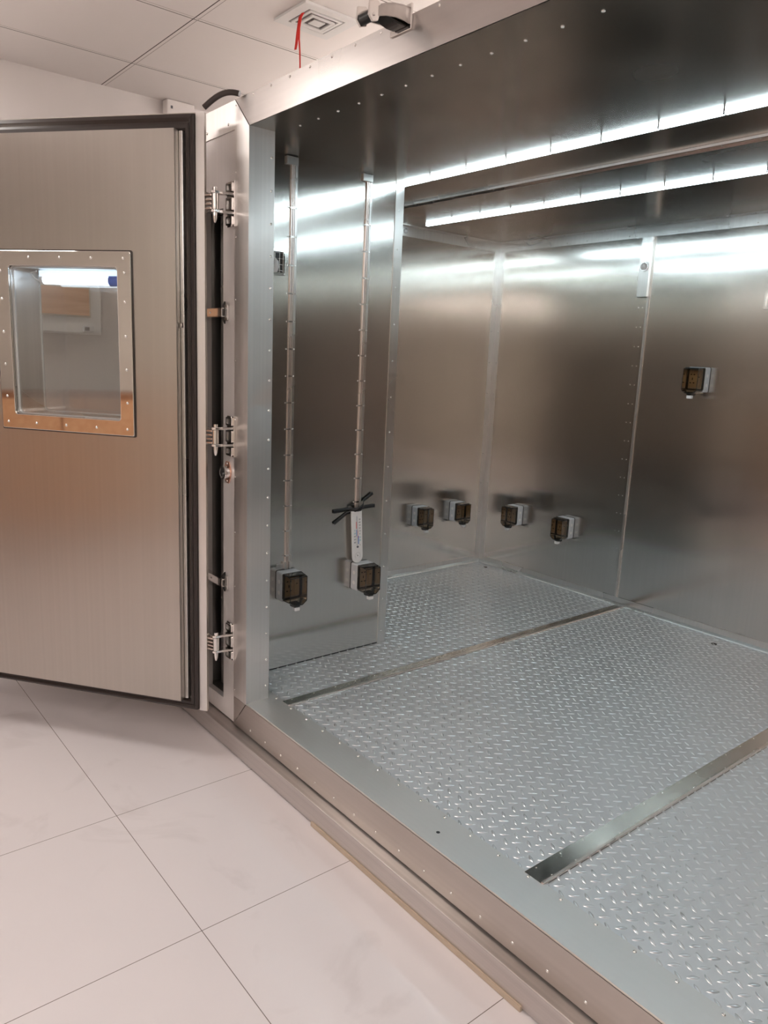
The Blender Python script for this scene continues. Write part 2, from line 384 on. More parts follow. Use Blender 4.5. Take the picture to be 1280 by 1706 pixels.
# partition edge strip (a folded flange with screws) and foot line
t = S_(MB().box(XP + .0003, XP + .0028, .842, YPE + .002, .001, 2.098).box(XP - .03, XP, YPE + .0003, YPE + .003, .001, 2.098), 'trim_partition_edge', 'trim_steel', 'narrow steel edge strip with screws on the free edge of the partition', 'trim')
screws([(XP + .0028, .862, z) for z in frange(.06, 2.05, .16)], '+x', t, .8)
t = S_(MB().box(XP + .0002, XP + .0012, .101, .842, 0.0, .004), 'trim_partition_foot', 'black', 'dark joint line at the foot of the partition', 'trim')

# floor: three tread plates, raised lens shaped marks as real relief
def tread_plate(name, x0, x1, y0, y1, label):
    mb = MB().box(x0, x1, y0, y1, -.02, 0)
    P = .0473; ax, ay = 1.396, .1685
    verts = []; faces = []
    L, Wd, Hh = .0162, .0050, .0026; n = 7
    def mark(cx, cy, a):
        ca, sa = math.cos(a), math.sin(a); o = len(mb.v); vs = []
        for i in range(n):
            t = -1 + 2 * i / (n - 1); wv = Wd * (1 - t * t) ** 0.8 + .0002; h = Hh * (1 - abs(t) ** 3) + .00005
            for u, hh in ((-1, 0), (-.55, h * .8), (0, h), (.55, h * .8), (1, 0)):
                px, py = t * L, u * wv
                vs.append((cx + px * ca - py * sa, cy + px * sa + py * ca, hh + .00005 - .0002 * (hh == 0)))
        fs = [(i * 5 + j, (i + 1) * 5 + j, (i + 1) * 5 + j + 1, i * 5 + j + 1) for i in range(n - 1) for j in range(4)]
        mb.add(vs, fs, True)
    for i in range(int((x0 - ax) / P) - 2, int((x1 - ax) / P) + 3):
        for j in range(-2, int((y1 - ay) / P) + 3):
            for dx, dy, a in ((0, 0, math.radians(52)), (P / 2, P / 2, math.radians(-31))):
                cx, cy = ax + i * P + dx, ay + j * P + dy
                if x0 + .012 < cx < x1 - .012 and y0 + .012 < cy < y1 - .012: mark(cx, cy, a)
    o = mb.build(name, 'plate'); o.data.materials.append(M['mark'])
    mi = [0] * 6 + [1] * (len(o.data.polygons) - 6); o.data.polygons.foreach_set('material_index', mi)
    return struct(o, label, 'floor')
tread_plate('floor_chamber', XW, .082, .12, YB, 'left tread plate of the chamber floor, running under the partition')
tread_plate('floor_chamber', .0822, 1.338, .12, YB, 'middle tread plate of the chamber floor between the two joint strips')
tread_plate('floor_chamber', 1.3382, XR, .12, YB, 'right tread plate of the chamber floor nearest the camera')
# the smooth plate between the floor plates, pop marks hidden below: joint strips
def joint_strip(xc, wd, label):
    h = .0045
    mb = MB().prism([(xc - wd / 2, .0004), (xc + wd / 2, .0004), (xc + wd / 2 - .006, h), (xc - wd / 2 + .004, h)], 'y', .130, YB - .02)
    o = S_(mb, 'trim_floor_joint', 'mirror_soft', label, 'trim')
    MB().box(xc + wd / 2 - .010, xc + wd / 2 - .001, .131, YB - .021, .0005, h + .0035).build('lip', 'rail', o, bevel=.0015)
    screws([(xc - wd / 2 + .012, y, h) for y in frange(.17, 2.35, .105)] + [(xc + wd / 2 - .014, y + .012, h) for y in frange(.17, 2.35, .105)], '+z', o, .55)
M['mirror_soft'] = steel('joint_strip_steel', col=(0.62, 0.60, 0.57), rough=0.2, aniso=0.3, tangent=(1, 0, 0), grain='Y', wavy=.25)
joint_strip(.083, .058, 'raised steel joint strip between left and middle floor plates')
joint_strip(1.338, .070, 'raised steel joint strip between middle and right floor plates')

# front frame: sill, head, jambs (folded steel)
HS = []
o = S_(MB().prism([(0, -.12), (0, 0), (0.002, .004), (.138, .004), (.140, .0005), (.140, -.03), (.03, -.03), (.03, -.12)], 'x', -.098, XO + .1), 'trim_sill', 'sill_steel', 'wide steel door sill running along the chamber front', 'trim')
MB().box(-.098, XO + .1, -.0012, -.0001, -.1198, -.0008).build('front_face', 'sill_face', o)
screws([(x, .124, .004) for x in frange(.024, 2.45, .1085)], '+z', o)
screws([(x, -.0012, -.092) for x in frange(.040, 2.45, .1125)], '-y', o, .9)
MB().add([(1.042 + .006 * math.cos(a * PI / 8), .057 + .006 * math.sin(a * PI / 8), .0043) for a in range(16)] + [(1.042 + .006 * math.cos(a * PI / 8), .057 + .006 * math.sin(a * PI / 8), .0035) for a in range(16)], [tuple(range(16))]).build('drain_hole', 'black', o)
o = S_(MB().prism([(0, 2.1), (0, 2.2), (.09, 2.2), (.09, 2.17), (.14, 2.17), (.14, 2.1012), (.004, 2.1012), (.003, 2.1)], 'x', -.1, XO + .1), 'trim_head', 'head_steel', 'steel head of the door frame across the top', 'trim')
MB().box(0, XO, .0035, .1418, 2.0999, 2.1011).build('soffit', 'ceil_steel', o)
screws([(x, .122, 2.1) for x in frange(.125, 2.45, .1085)], '-z', o)
screws([(x, 0, 2.190) for x in frange(.028, 2.45, .1125)], '-y', o, .9)
o = S_(MB().prism([(-.1, -.0005), (0, -.0005), (0, .1), (-.1, .1)], 'z', 0.0, 2.1).box(-.1, -.0, -.0005, .03, -.0005, .0).add([(-.1, -.0005, 2.2), (-.1, -.0005, 2.1), (0, -.0005, 2.1)], [(0, 1, 2)]).add([(-.1, -.0005, -.12), (-.1, -.0005, 0), (0, -.0005, 0)], [(0, 1, 2)]),
       'trim_jamb_left', 'front_steel', 'left steel jamb of the door frame beside the hinges', 'trim')
screws([(0, .088, z) for z in frange(.06, 2.08, .1085)], '+x', o)
screws([(-.092, -.0005, z) for z in frange(.03, 2.18, .215)], '-y', o, .6)
MB().prism([(-.1005, 2.2005), (-.0985, 2.2005), (.001, 2.101), (-.001, 2.1)], 'y', -.0016, -.0004).prism([(-.1005, -.1205), (-.0985, -.1205), (.001, -.001), (-.001, .001)], 'y', -.0016, -.0004).build('miter_seam', 'trim_dark', o)
o = S_(MB().box(XO, XO + .1, -.0005, .1, 0, 2.1), 'trim_jamb_right', 'front_steel', 'right steel jamb of the door frame', 'trim')
S_(MB().box(-.24, -.0, .1, .1015, 0, 2.1), 'wall_return', 'wall_steel')['label'] = 'narrow steel return between jamb and partition'
S_(MB().box(XO, XR, .1, .102, 0, 2.1), 'wall_return', 'wall_steel')['label'] = 'narrow steel return at the right jamb'

# front skin left of the frame with a tall service slot
sx0, sx1, sz0, sz1 = -.345, -.2, -.05, 1.86
o = S_(MB().box(-1.15, -.0985, .001, .03, 2.106, 2.2), 'trim_front_top', 'front_steel', 'upper steel fascia piece left of the door frame with two screws', 'trim')
screws([(-.315, .001, 2.13), (-.15, .001, 2.13)], '-y', o)
mb = MB().box(-1.15, sx0, .006, .03, -.12, 2.106).box(sx1, -.0985, .006, .03, -.12, 2.106).box(sx0, sx1, .006, .03, sz1, 2.106).box(sx0, sx1, .006, .03, -.12, sz0)
S_(mb, 'wall_chamber_front', 'satin', 'pale steel front skin of the chamber beside the hinges', 'wall')
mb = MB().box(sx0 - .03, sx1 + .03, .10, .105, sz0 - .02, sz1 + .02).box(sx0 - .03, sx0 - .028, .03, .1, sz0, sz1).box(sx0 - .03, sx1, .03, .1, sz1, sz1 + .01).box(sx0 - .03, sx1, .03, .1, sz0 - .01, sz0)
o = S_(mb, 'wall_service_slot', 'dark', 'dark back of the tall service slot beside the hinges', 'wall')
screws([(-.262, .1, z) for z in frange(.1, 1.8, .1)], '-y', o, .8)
MB().box(-.345, -.325, .07, .1, sz0, sz1).build('rail', 'trim_steel', o)
S_(MB().box(XO + .1, 2.76, .001, .03, -.12, 2.2), 'wall_chamber_front', 'front_steel', 'steel front skin of the chamber right of the frame', 'wall')
# outer shell
S_(MB().box(-1.19, -1.15, .001, YB + .12, -.15, 2.2).box(-1.15, 2.76, YB + .09, YB + .12, -.15, 2.2).box(2.76, 2.8, .001, YB + .12, -.15, 2.2).box(-1.15, 2.76, .095, YB + .09, 2.185, 2.2), 'wall_chamber_outside', 'trim_steel', 'outer steel shell of the chamber', 'wall')
# base channel
o = S_(MB().prism([(-.042, -.129), (-.040, -.127), (.09, -.127), (.09, ZF + .008), (-.020, ZF + .008)], 'x', -1.15, 2.8).box(-1.15, 2.8, .02, .09, -.127, -.12), 'trim_base', 'base_steel', 'brushed steel base channel on the floor under the sill', 'trim')
S_(MB().box(-1.15, 2.8, -.008, .05, ZF + .0005, ZF + .0075), 'trim_base_shadow_gap', 'black', 'black strip painted as shade in the gap under the base channel', 'trim')  # black strip stands in for the shade under the channel
S_(MB().box(.508, 1.452, -.0275, -.0185, ZF + .001, ZF + .016), 'trim_base_strip', 'tan_board', 'tan edge strip along the foot of the base channel', 'trim')

# inside trims: corner angles, ceiling joint, back seam cover
ch = .045
t = S_(MB().box(XW, XW + ch, YB - .0025, YB, .02, 2.045).box(XW, XW + .0025, YB - ch, YB, .02, 2.045), 'trim_corner_left', 'trim_steel', 'vertical steel corner angle between left and back walls', 'trim')
screws([(XW + .034, YB - .0025, z) for z in frange(.15, 2.0, .2)], '-y', t, .7); screws([(XW + .0025, YB - .034, z) for z in frange(.15, 2.0, .2)], '+x', t, .7)
t = S_(MB().box(XW, XR, YB - .0040, YB, H - .055, H - .002).box(XW, XR, YB - .05, YB, H - .0035, H - .0005), 'trim_top_back', 'trim_steel', 'steel angle along the top of the back wall', 'trim')
screws([(x, YB - .0040, H - .042) for x in frange(-.95, 2.5, .14)], '-y', t, .7); screws([(x, YB - .038, H - .0035) for x in frange(-.95, 2.5, .14)], '-z', t, .7)
t = S_(MB().box(XW, XW + .0040, YPE, YB, H - .055, H - .002).box(XW, XW + .05, YPE, YB - .05, H - .0035, H - .0005), 'trim_top_left', 'trim_steel', 'steel angle along the top of the left wall', 'trim')
t = S_(MB().prism([(YB, 0), (YB, .045), (YB - .004, .045), (YB - .006, .016), (YB - .018, .006), (YB - .022, 0)], 'x', XW, XR), 'baseboard_chamber_back', 'trim_steel', 'steel skirting angle at the foot of the back wall', 'skirting')
MB().prism([(XW, 0), (XW, .045), (XW + .004, .045), (XW + .006, .016), (XW + .018, .006), (XW + .022, 0)], 'y', YPE, YB)
t = S_(MB().prism([(XW, 0), (XW, .045), (XW + .004, .045), (XW + .006, .016), (XW + .018, .006), (XW + .022, 0)], 'y', YPE, YB), 'baseboard_chamber_left', 'trim_steel', 'steel skirting angle at the foot of the left wall', 'skirting')
# back wall seam: flat cover below, boxed channel on top
t = S_(MB().box(-.020, .052, YB - .0022, YB, .046, 1.733), 'trim_wall_seam', 'wall_steel', 'vertical seam cover strip on the back wall with a pale ridge', 'trim')
MB().prism([(.034, YB - .0021), (.050, YB - .0021), (.048, YB - .008), (.038, YB - .008)][::-1], 'z', .046, 1.733).build('ridge', 'rail', t)
screws([(-.012, YB - .0022, z) for z in frange(.12, 1.7, .104)] + [(.014, YB - .0022, z) for z in frange(.12, 1.7, .104)], '-y', t, .6)
t = S_(MB().prism([(-.022, YB), (-.020, YB - .020), (.040, YB - .020), (.048, YB - .014), (.048, YB)], 'z', 1.734, H - .056), 'trim_wall_channel', 'trim_steel', 'boxed steel cable channel at the top of the back wall seam', 'trim', .001)
# ceiling joint channel along X
t = S_(MB().box(XW, XR, 1.19, 1.24, H - .003, H - .0005).box(XW, XR, 1.188, 1.196, H - .010, H - .003).box(XW, XR, 1.234, 1.242, H - .010, H - .003), 'trim_ceiling_joint', 'trim_dark', 'long steel joint channel across the chamber ceiling', 'trim') if False else None
t = S_(MB().box(XW, XR, 1.196, 1.234, H - .003, H - .0005), 'trim_ceiling_joint', 'trim_dark', 'long steel joint channel across the chamber ceiling', 'trim')
for ya in (1.190, 1.236): MB().box(XW, XR, ya, ya + .004, H - .009, H - .0005).build('lip', 'rail', t)
screws([(x, 1.206, H - .003) for x in frange(-.95, 2.5, .13)] + [(x + .012, 1.226, H - .003) for x in frange(-.95, 2.5, .13)], '-z', t, .6)

# ================================================================== LED BARS
def led_bar(y, x0, n, pitch, label):
    e = empty('led_bar', (x0, y, H))
    for i in range(n):
        s = MB().box(i * pitch + .003, (i + 1) * pitch - .003, -.009, .009, -.0095, -.0012).build('led_segment', 'led', e)
        MB().box(i * pitch + .002, (i + 1) * pitch - .002, -.008, .008, -.0010, -.0003).build('channel', 'trim_steel', s)
        MB().box((i + 1) * pitch - .0028, (i + 1) * pitch + .0028, -.0105, .0105, -.0115, -.0003).build('clip', 'trim_dark', e)
    return tag(e, label, 'light', 'led light bars on the chamber ceiling')
led_bar(.903, -.925, 16, .2115, 'glowing white led bar on the chamber ceiling, nearer the doorway')
led_bar(1.640, -.925, 16, .2115, 'glowing white led bar on the chamber ceiling, nearer the back wall')

# ================================================================== SOCKETS
def make_socket():
    e = empty('waterproof_socket', (0, 0, 0))
    W2, Z0, Z1 = .047, -.066, .060
    # local: x width, y outwards (0 = wall), z up
    b = MB().prism(rrect(-W2, W2, Z0, Z1, .008), 'y', .002, .050).build('back_box', 'grey_plastic', e, bevel=.0012)
    MB().prism(rrect(-W2 - .0015, W2 + .0015, Z0 - .0015, Z1 + .0015, .009), 'y', 0, .0025).build('wall_seal', 'black', b)
    for sx in (-1, 1):
        for zz in (-.03, .018):
            MB().tube([(sx * (W2 - .0005), .026, zz), (sx * (W2 + .0008), .026, zz)], .009, 14).build('knockout', 'white_plastic', b)
    f = MB().prism(rrect(-.036, .036, -.042, .042, .004), 'y', .050, .056).build('face_plate', 'ivory', e, bevel=.001)
    MB().prism(rrect(-.031, -.010, -.036, .036, .003), 'y', .056, .0605).build('rocker', 'ivory', f, bevel=.001)
    for hx, hz, ww, hh in ((.008, .022, .008, .005), (.024, .022, .008, .005), (.016, .000, .0045, .012), (.007, -.020, .009, .005), (.025, -.020, .009, .005), (-.020, .010, .008, .004)):
        yy = .0563 + (.0045 if hx < 0 else 0)
        MB().box(hx - ww / 2, hx + ww / 2, yy, yy + .0007, hz - hh / 2, hz + hh / 2).build('slot' if hx > 0 else 'indicator', 'black', f)
    # smoked lid: rim, hollow hood, funnel bottom
    c = MB().ring(rrect(-.046, .046, -.056, .058, .006), rrect(-.0395, .0395, -.050, .052, .005), .050, .060).build('lid_rim', 'smoke_dark', e)
    def outline(s, zt, zb): return [(-.044 * s, zt), (.044 * s, zt), (.044 * s, zb + .016), (.022 * s, zb), (-.022 * s, zb), (-.044 * s, zb + .016)]
    o0, o1 = outline(1.0, .058, -.074), outline(.93, .050, -.072)
    n = 6; vs = [(x, .054, z) for x, z in o0] + [(x, .108, z) for x, z in o0[:0]] + [(x, .108, z) for x, z in o1]
    fs = [(i, (i + 1) % n, n + (i + 1) % n, n + i) for i in range(n)] + [tuple(range(n, 2 * n))]
    lid = MB().add(vs, fs).build('lid', 'smoke', e, bevel=.002)
    ed = MB()
    P0 = [Vector((x, .108, z)) for x, z in o1]
    for i in range(n): ed.tube([P0[i], P0[(i + 1) % n]], .0018, 6)
    for i in (0, 1, 2, 5): ed.tube([Vector((o0[i][0], .054, o0[i][1])), P0[i]], .0013, 6)
    ed.build('lid_edge', 'smoke_dark', lid)
    MB().box(-.040, .040, .056, .094, .0500, .0575).build('lid_hinge', 'smoke_dark', e, bevel=.002)
    MB().prism([(-.018, -.066), (.018, -.066), (.012, -.086), (-.012, -.086)], 'y', .060, .100).build('latch', 'smoke_dark', e, bevel=.002)
    MB().prism(rrect(-.013, .013, -.099, -.080, .004), 'y', .082, .100).build('latch_tab', 'white_plastic', e, bevel=.001)
    return e
sock = make_socket()
LEFT, BACK = -PI / 2, PI            # local +y -> world +x ; world -y
spots = [
    (XP, .318, .386, LEFT, 'smoky lidded socket on the partition under the longer conduit', 'sockets on the partition'),
    (XP, .716, .368, LEFT, 'smoky lidded socket on the partition below the thermometer', 'sockets on the partition'),
    (XW, 1.808, .385, LEFT, 'smoky lidded socket on the left wall, next to the partition edge', 'low sockets on the far walls'),
    (XW, 2.138, .385, LEFT, 'smoky lidded socket on the left wall, next to the corner', 'low sockets on the far walls'),
    (-.752, YB, .390, BACK, 'low smoky lidded socket on the back wall, next to the corner', 'low sockets on the far walls'),
    (-.345, YB, .388, BACK, 'low smoky lidded socket on the back wall, next to the seam strip', 'low sockets on the far walls'),
    (.398, YB, 1.314, BACK, 'single high smoky lidded socket on the back wall right of the seam', None)]
for i, (x, y, z, rz, lab, grp) in enumerate(spots):
    s = sock if i == 0 else copy_tree(sock)
    s.location = (x, y, z); s.rotation_euler = (0, 0, rz)
    tag(s, lab, 'socket', grp)
    if not grp and 'group' in s: del s['group']

# ================================================================== CONDUITS
def conduit(y, z0, z1, label):
    e = empty('conduit', (XP, y, z0)); L = z1 - z0
    MB().prism([(0, -.007), (.006, -.007), (.007, -.006), (.007, -.002), (.004, -.001), (.004, .001), (.007, .002), (.007, .006), (.006, .007), (0, .007)], 'z', 0, L).build('rail', 'rail', e)
    MB().box(0, .003, .013, .024, 0, L).build('cover_strip', 'trim_steel', e)
    for z in frange(.06, L - .1, .108):
        c = MB().prism([(.0005, -.011), (.0082, -.0078), (.0082, .0078), (.0005, .011)], 'z', z - .003, z + .003).build('clip', 'chrome', e)
        screws([(.0005, -.017, z), (.0030, .019, z)], '+x', c, .7)
    MB().box(0, .010, -.030, .022, L - .030, L).build('top_bracket', 'trim_steel', e, bevel=.002)
    return tag(e, label, 'conduit', 'vertical conduits on the partition')
conduit(.320, .448, 2.098, 'long vertical steel conduit nearest the jamb, reaching the left socket')
conduit(.688, .434, 2.098, 'vertical steel conduit on the partition ending behind the thermometer')
e = empty('conduit_bracket', (XP, .318, .452))
MB().box(0, .002, -.045, .035, 0, .022).box(0, .016, -.014, -.006, 0, .03).box(0, .016, .01, .018, 0, .03).build('plate', 'trim_steel', e, bevel=.001)
tag(e, 'small steel bracket plate where the longer conduit meets the socket', 'bracket')

# ================================================================== THERMOMETER AND TAPE
tx = XP + .024
e = empty('thermometer', (tx, .679, .552)); e.rotation_euler = (math.radians(4.0), 0, 0)
def cap(w, z0, z1, n=10):
    pts = [(-w, z1), (-w, z0 + w)] + [(w * math.cos(a), z0 + w + w * math.sin(a)) for a in [PI + PI * k / n for k in range(1, n)]] + [(w, z0 + w), (w, z1)]
    return pts
MB().prism(cap(.029, -.122, .122), 'x', -.004, .004).build('body', 'white_plastic', e, bevel=.0015)
MB().prism([(-.010, .108), (.010, .108), (.010, .130), (0, .136), (-.010, .130)], 'x', -.003, .003).build('hanging_tab', 'white_plastic', e)
MB().tube([(.0045, 0, -.040), (.0045, 0, .100)], .0013, 8).build('glass_tube', 'grey_plastic', e)
MB().tube([(.0042, .000, -.046), (.0065, .000, -.046)], .0052, 14).build('bulb', 'ink', e)
MB().box(.0041, .0046, -.0055, -.0025, .040, .072).box(.0041, .0046, .0035, .0050, -.005, .030).build('red_scale', 'ink_red', e)
MB().box(.0041, .0046, .0048, .0085, -.034, .004).box(.0041, .0046, -.0055, -.0025, .004, .034).build('blue_scale', 'ink_blue', e)
tk = MB()
for i in range(36): tk.box(.0041, .0045, .0018, .0040, -.036 + i * .0037, -.0352 + i * .0037); tk.box(.0041, .0045, -.0045, -.0018, -.036 + i * .0037, -.0352 + i * .0037)
for i in range(15):
    a = PI * (.05 + 0.9 * i / 14) + PI * 0.0
    a = -PI * .2 + 1.4 * PI * i / 14; r0, r1 = .0125, .0165
    c0, s0 = math.cos(a), math.sin(a)
    tk.add([(.0042, r0 * c0 - .0004 * s0, -.088 + r0 * s0 + .0004 * c0), (.0042, r0 * c0 + .0004 * s0, -.088 + r0 * s0 - .0004 * c0), (.0042, r1 * c0 + .0004 * s0, -.088 + r1 * s0 - .0004 * c0), (.0042, r1 * c0 - .0004 * s0, -.088 + r1 * s0 + .0004 * c0)], [(0, 1, 2, 3)])
tk.build('tick_marks', 'ink', e)
MB().add([(.0046, -.0008, -.090), (.0046, .0012, -.089), (.0046, -.009, -.076)], [(0, 1, 2)]).add([(.0044, .0025 * math.cos(a), -.088 + .0025 * math.sin(a)) for a in [2 * PI * k / 10 for k in range(10)]], [tuple(range(10))]).build('dial_needle', 'ink', e)
def text_mesh(txt, size, mat, name, parent, mtx):
    cu = bpy.data.curves.new('t', 'FONT'); cu.body = txt; cu.size = size; cu.align_x = 'CENTER'; cu.align_y = 'CENTER'; cu.extrude = 0.0001
    ob = bpy.data.objects.new('t', cu); COL.objects.link(ob)
    dg = bpy.context.evaluated_depsgraph_get(); me = bpy.data.meshes.new_from_object(ob.evaluated_get(dg))
    bpy.data.objects.remove(ob); bpy.data.curves.remove(cu)
    me.transform(mtx); me.materials.clear(); me.materials.append(M[mat])
    o = bpy.data.objects.new(name, me); COL.objects.link(o); o.parent = parent; return o
FACE_X = Matrix(((0, 0, 1, 0), (1, 0, 0, 0), (0, 1, 0, 0), (0, 0, 0, 1)))   # text x -> +y, text y -> +z, normal -> +x
for i, s in enumerate(('50', '40', '30', '20', '10', '0')):
    text_mesh(s, .0105, 'ink', 'scale_number', e, Matrix.Translation((.0043, .0145, .080 - i * .0135)) @ FACE_X)
for i, s in enumerate(('10', '20')):
    text_mesh(s, .0105, 'ink_teal', 'scale_number', e, Matrix.Translation((.0043, .0150, -.004 - i * .0135)) @ FACE_X)
for i, s in enumerate(('0', '20', '40', '60', '80')):
    text_mesh(s, .0105, 'ink_teal' if i < 2 else 'ink', 'scale_number', e, Matrix.Translation((.0043, -.0135, .032 - i * .0140)) @ FACE_X)
text_mesh('°C', .008, 'ink', 'unit_mark', e, Matrix.Translation((.0043, .0145, -.040)) @ FACE_X)
tag(e, 'white hanging thermometer with printed scale taped to the conduit', 'thermometer')
def tape(p, q, wd, dx, label):
    """strip of tape from (y,z) p to q, bulging over the conduit"""
    mb = MB(); n = 12; p = Vector(p); q = Vector(q); d = (q - p); nn = Vector((-d.y, d.x)).normalized() * wd / 2
    vs = []
    for layer in (0, .0004):
        for i in range(n + 1):
            t = i / n; c = p + d * t
            yb = abs(c.x - .680); bul = .003 + (.028 + dx) * math.exp(-(yb / .032) ** 4) + dx * .3
            for s in (-1, 1): cc = c + nn * s; vs.append((XP + bul + layer + .002 * math.sin(5 * t + dx * 900), cc.x, cc.y))
    m = 2 * (n + 1)
    fs = [(2 * i, 2 * i + 1, 2 * i + 3, 2 * i + 2) for i in range(n)] + [(m + 2 * i, m + 2 * i + 2, m + 2 * i + 3, m + 2 * i + 1) for i in range(n)]
    fs += [(2 * i, 2 * i + 2, m + 2 * i + 2, m + 2 * i) for i in range(n)] + [(2 * i + 1, m + 2 * i + 1, m + 2 * i + 3, 2 * i + 3) for i in range(n)]
    o = mb.add(vs, fs, True).build('tape_strip', 'tape'); return tag(o, label, 'tape', 'black tape holding the thermometer')
tape((.558, .676), (.792, .684), .017, .002, 'black tape strip running nearly level across the thermometer top')
tape((.562, .622), (.775, .744), .014, .010, 'black tape strip rising steeply to the right over the thermometer top')

# ================================================================== CHAMBER WALL FITTINGS
e = empty('light_sensor', (.012, YB - .0202, 1.891)); e.scale = (1.25, 1.6, 1.25)
MB().tube([(0, 0, 0), (0, -.004, 0)], .019, 20).build('base', 'chrome', e)
MB().tube([(0, -.004, 0), (0, -.009, 0), (0, -.013, 0), (0, -.015, 0)], [.015, .0135, .009, .003], 20).build('dome', 'white_plastic', e)
tag(e, 'small round white dome on the cable channel of the back wall', 'sensor')
e = empty('light_sensor', (XW, 1.60, 2.072))
MB().tube([(0, 0, 0), (.004, 0, 0)], .017, 20).build('base', 'chrome', e)
MB().tube([(.004, 0, 0), (.010, 0, 0), (.013, 0, 0), (.015, 0, 0)], [.014, .012, .008, .003], 20).build('dome', 'white_plastic', e)
tag(e, 'small round white dome at the top of the left wall beside the partition', 'sensor')
def port(name, loc, rz, w, h, label):
    e = empty(name, loc, rz)
    MB().ring(rrect(-w, w, -h, h, .004), rrect(-w + .012, w - .012, -h + .012, h - .012, .003), 0, .012).build('frame', 'mirror', e, bevel=.002)
    MB().box(-w + .010, w - .010, .0005, .003, -h + .010, h - .010).build('back_plate', 'black', e)
    g = MB()
    for k in range(-1, 3): g.tube([(-w + .008, .012, k * .022 - .01), (w - .008, .012, k * .022 - .01)], .0012, 6)
    for k in (-1, 0, 1): g.tube([(k * .022, .013, -h + .008), (k * .022, .013, h - .008)], .0012, 6)
    g.build('wire_guard', 'chrome', e)
    MB().tube([(0, .003, -h + .014), (0, .007, -h + .03), (0, .008, 0), (0, .004, h - .035)], [.016, .020, .018, .006], 14).build('lamp', 'white_plastic', e)
    for sx in (-1, 1):
        screws([(sx * (w - .006), .012, h - .006), (sx * (w - .006), .012, -h + .006)], '+y', e, .7)
    return tag(e, label, 'wall port')
port('wall_port', (XP, .238, 1.703), LEFT, .050, .050, 'square polished port with wire guard half hidden behind the jamb')
e = empty('wall_port', (.725, YB, 1.70), BACK)
MB().ring(rrect(-.055, .055, -.045, .045, .004), rrect(-.040, .040, -.030, .030, .003), 0, .012).build('frame', 'chrome', e, bevel=.002)
MB().box(-.042, .042, .0005, .004, -.032, .032).build('back_plate', 'trim_steel', e)
screws([(.047, .012, 0), (-.047, .012, 0)], '+y', e, .8)
tag(e, 'small steel port frame on the back wall at the right picture edge', 'wall port')
for (x, y, r, lab) in ((.711, 2.279, .014, 'dark round drain hole in the middle floor plate near the back wall'), (-.917, 2.317, .013, 'dark smudged drain hole in the left floor plate near the corner')):
    o = MB().tube([(x, y, .0002), (x, y, .0022)], r, 18).build('drain_hole', 'black', loc=(x, y, 0)); tag(o, lab, 'drain hole')

# ================================================================== DOOR
D = empty('door_1', (-.157, -.100, 0), math.radians(-143.0)); D['kind'] = 'structure'
D['label'] = 'open insulated steel chamber door with window, swung out to the left'; D['category'] = 'door'
DW = 1.265; zb, zt = -.060, 2.150
wx0, wx1, wz0, wz1 = .298, .752, 1.084, 1.630
def slab_with_hole(mb, x0, x1, y0, y1, z0, z1, h):
    hx0, hx1, hz0, hz1 = h
    return mb.box(x0, hx0, y0, y1, z0, z1).box(hx1, x1, y0, y1, z0, z1).box(hx0, hx1, y0, y1, z0, hz0).box(hx0, hx1, y0, y1, hz1, z1)
slab_with_hole(MB(), .06, DW, -.10, 0, zb, zt, (wx0, wx1, wz0, wz1)).prism([(-.012, 0), (-.012, -.014), (.06, -.10), (.06, 0)], 'z', zb, zt).build('door_leaf', 'door_steel', D)
slab_with_hole(MB(), .070, DW - .07, 0.0005, .060, -.004, 2.086, (wx0, wx1, wz0, wz1)).build('inner_panel', 'door_steel', D)
MB().box(.055, .070, .0005, .030, -.004, 2.086).build('panel_edge_strip', 'trim_steel', D, bevel=.003)
# gasket: a bulging dark bead all round
def gasket(xa, xb, za, zc_, name='gasket'):
    mb = MB(); wd = .031
    prof = [(0, .0005), (.002, .016), (.009, .022), (.015, .016), (.020, .020), (.027, .020), (wd, .012), (wd, .0005)]
    corners = [(xa, za, 1, 1), (xb, za, -1, 1), (xb, zc_, -1, -1), (xa, zc_, 1, -1)]
    vs = [(cx + sx * u, y, cz + sz * u * (1.3 if sz > 0 else 1.85)) for cx, cz, sx, sz in corners for u, y in prof]
    n = len(prof); fs = []
    for c in range(4):
        for k in range(n - 1):
            a = c * n + k; b2 = ((c + 1) % 4) * n + k; fs.append((a, b2, b2 + 1, a + 1))
    return mb.add(vs, fs, False).build(name, 'rubber', D)
gasket(.021, DW - .030, zb + .004, zt - .004)
MB().box(-.001, .029, .0005, .003, zb + .001, zt - .001).build('flange_strip', 'paint_strip', D) if False else None
M['bright_steel'] = steel('bright_flange_steel', col=(0.80, 0.78, 0.77), rough=0.38, aniso=0.3, wavy=.05, fine=.3)
MB().box(-.013, .019, .0003, .003, zb, zt).build('flange_strip', 'bright_steel', D)
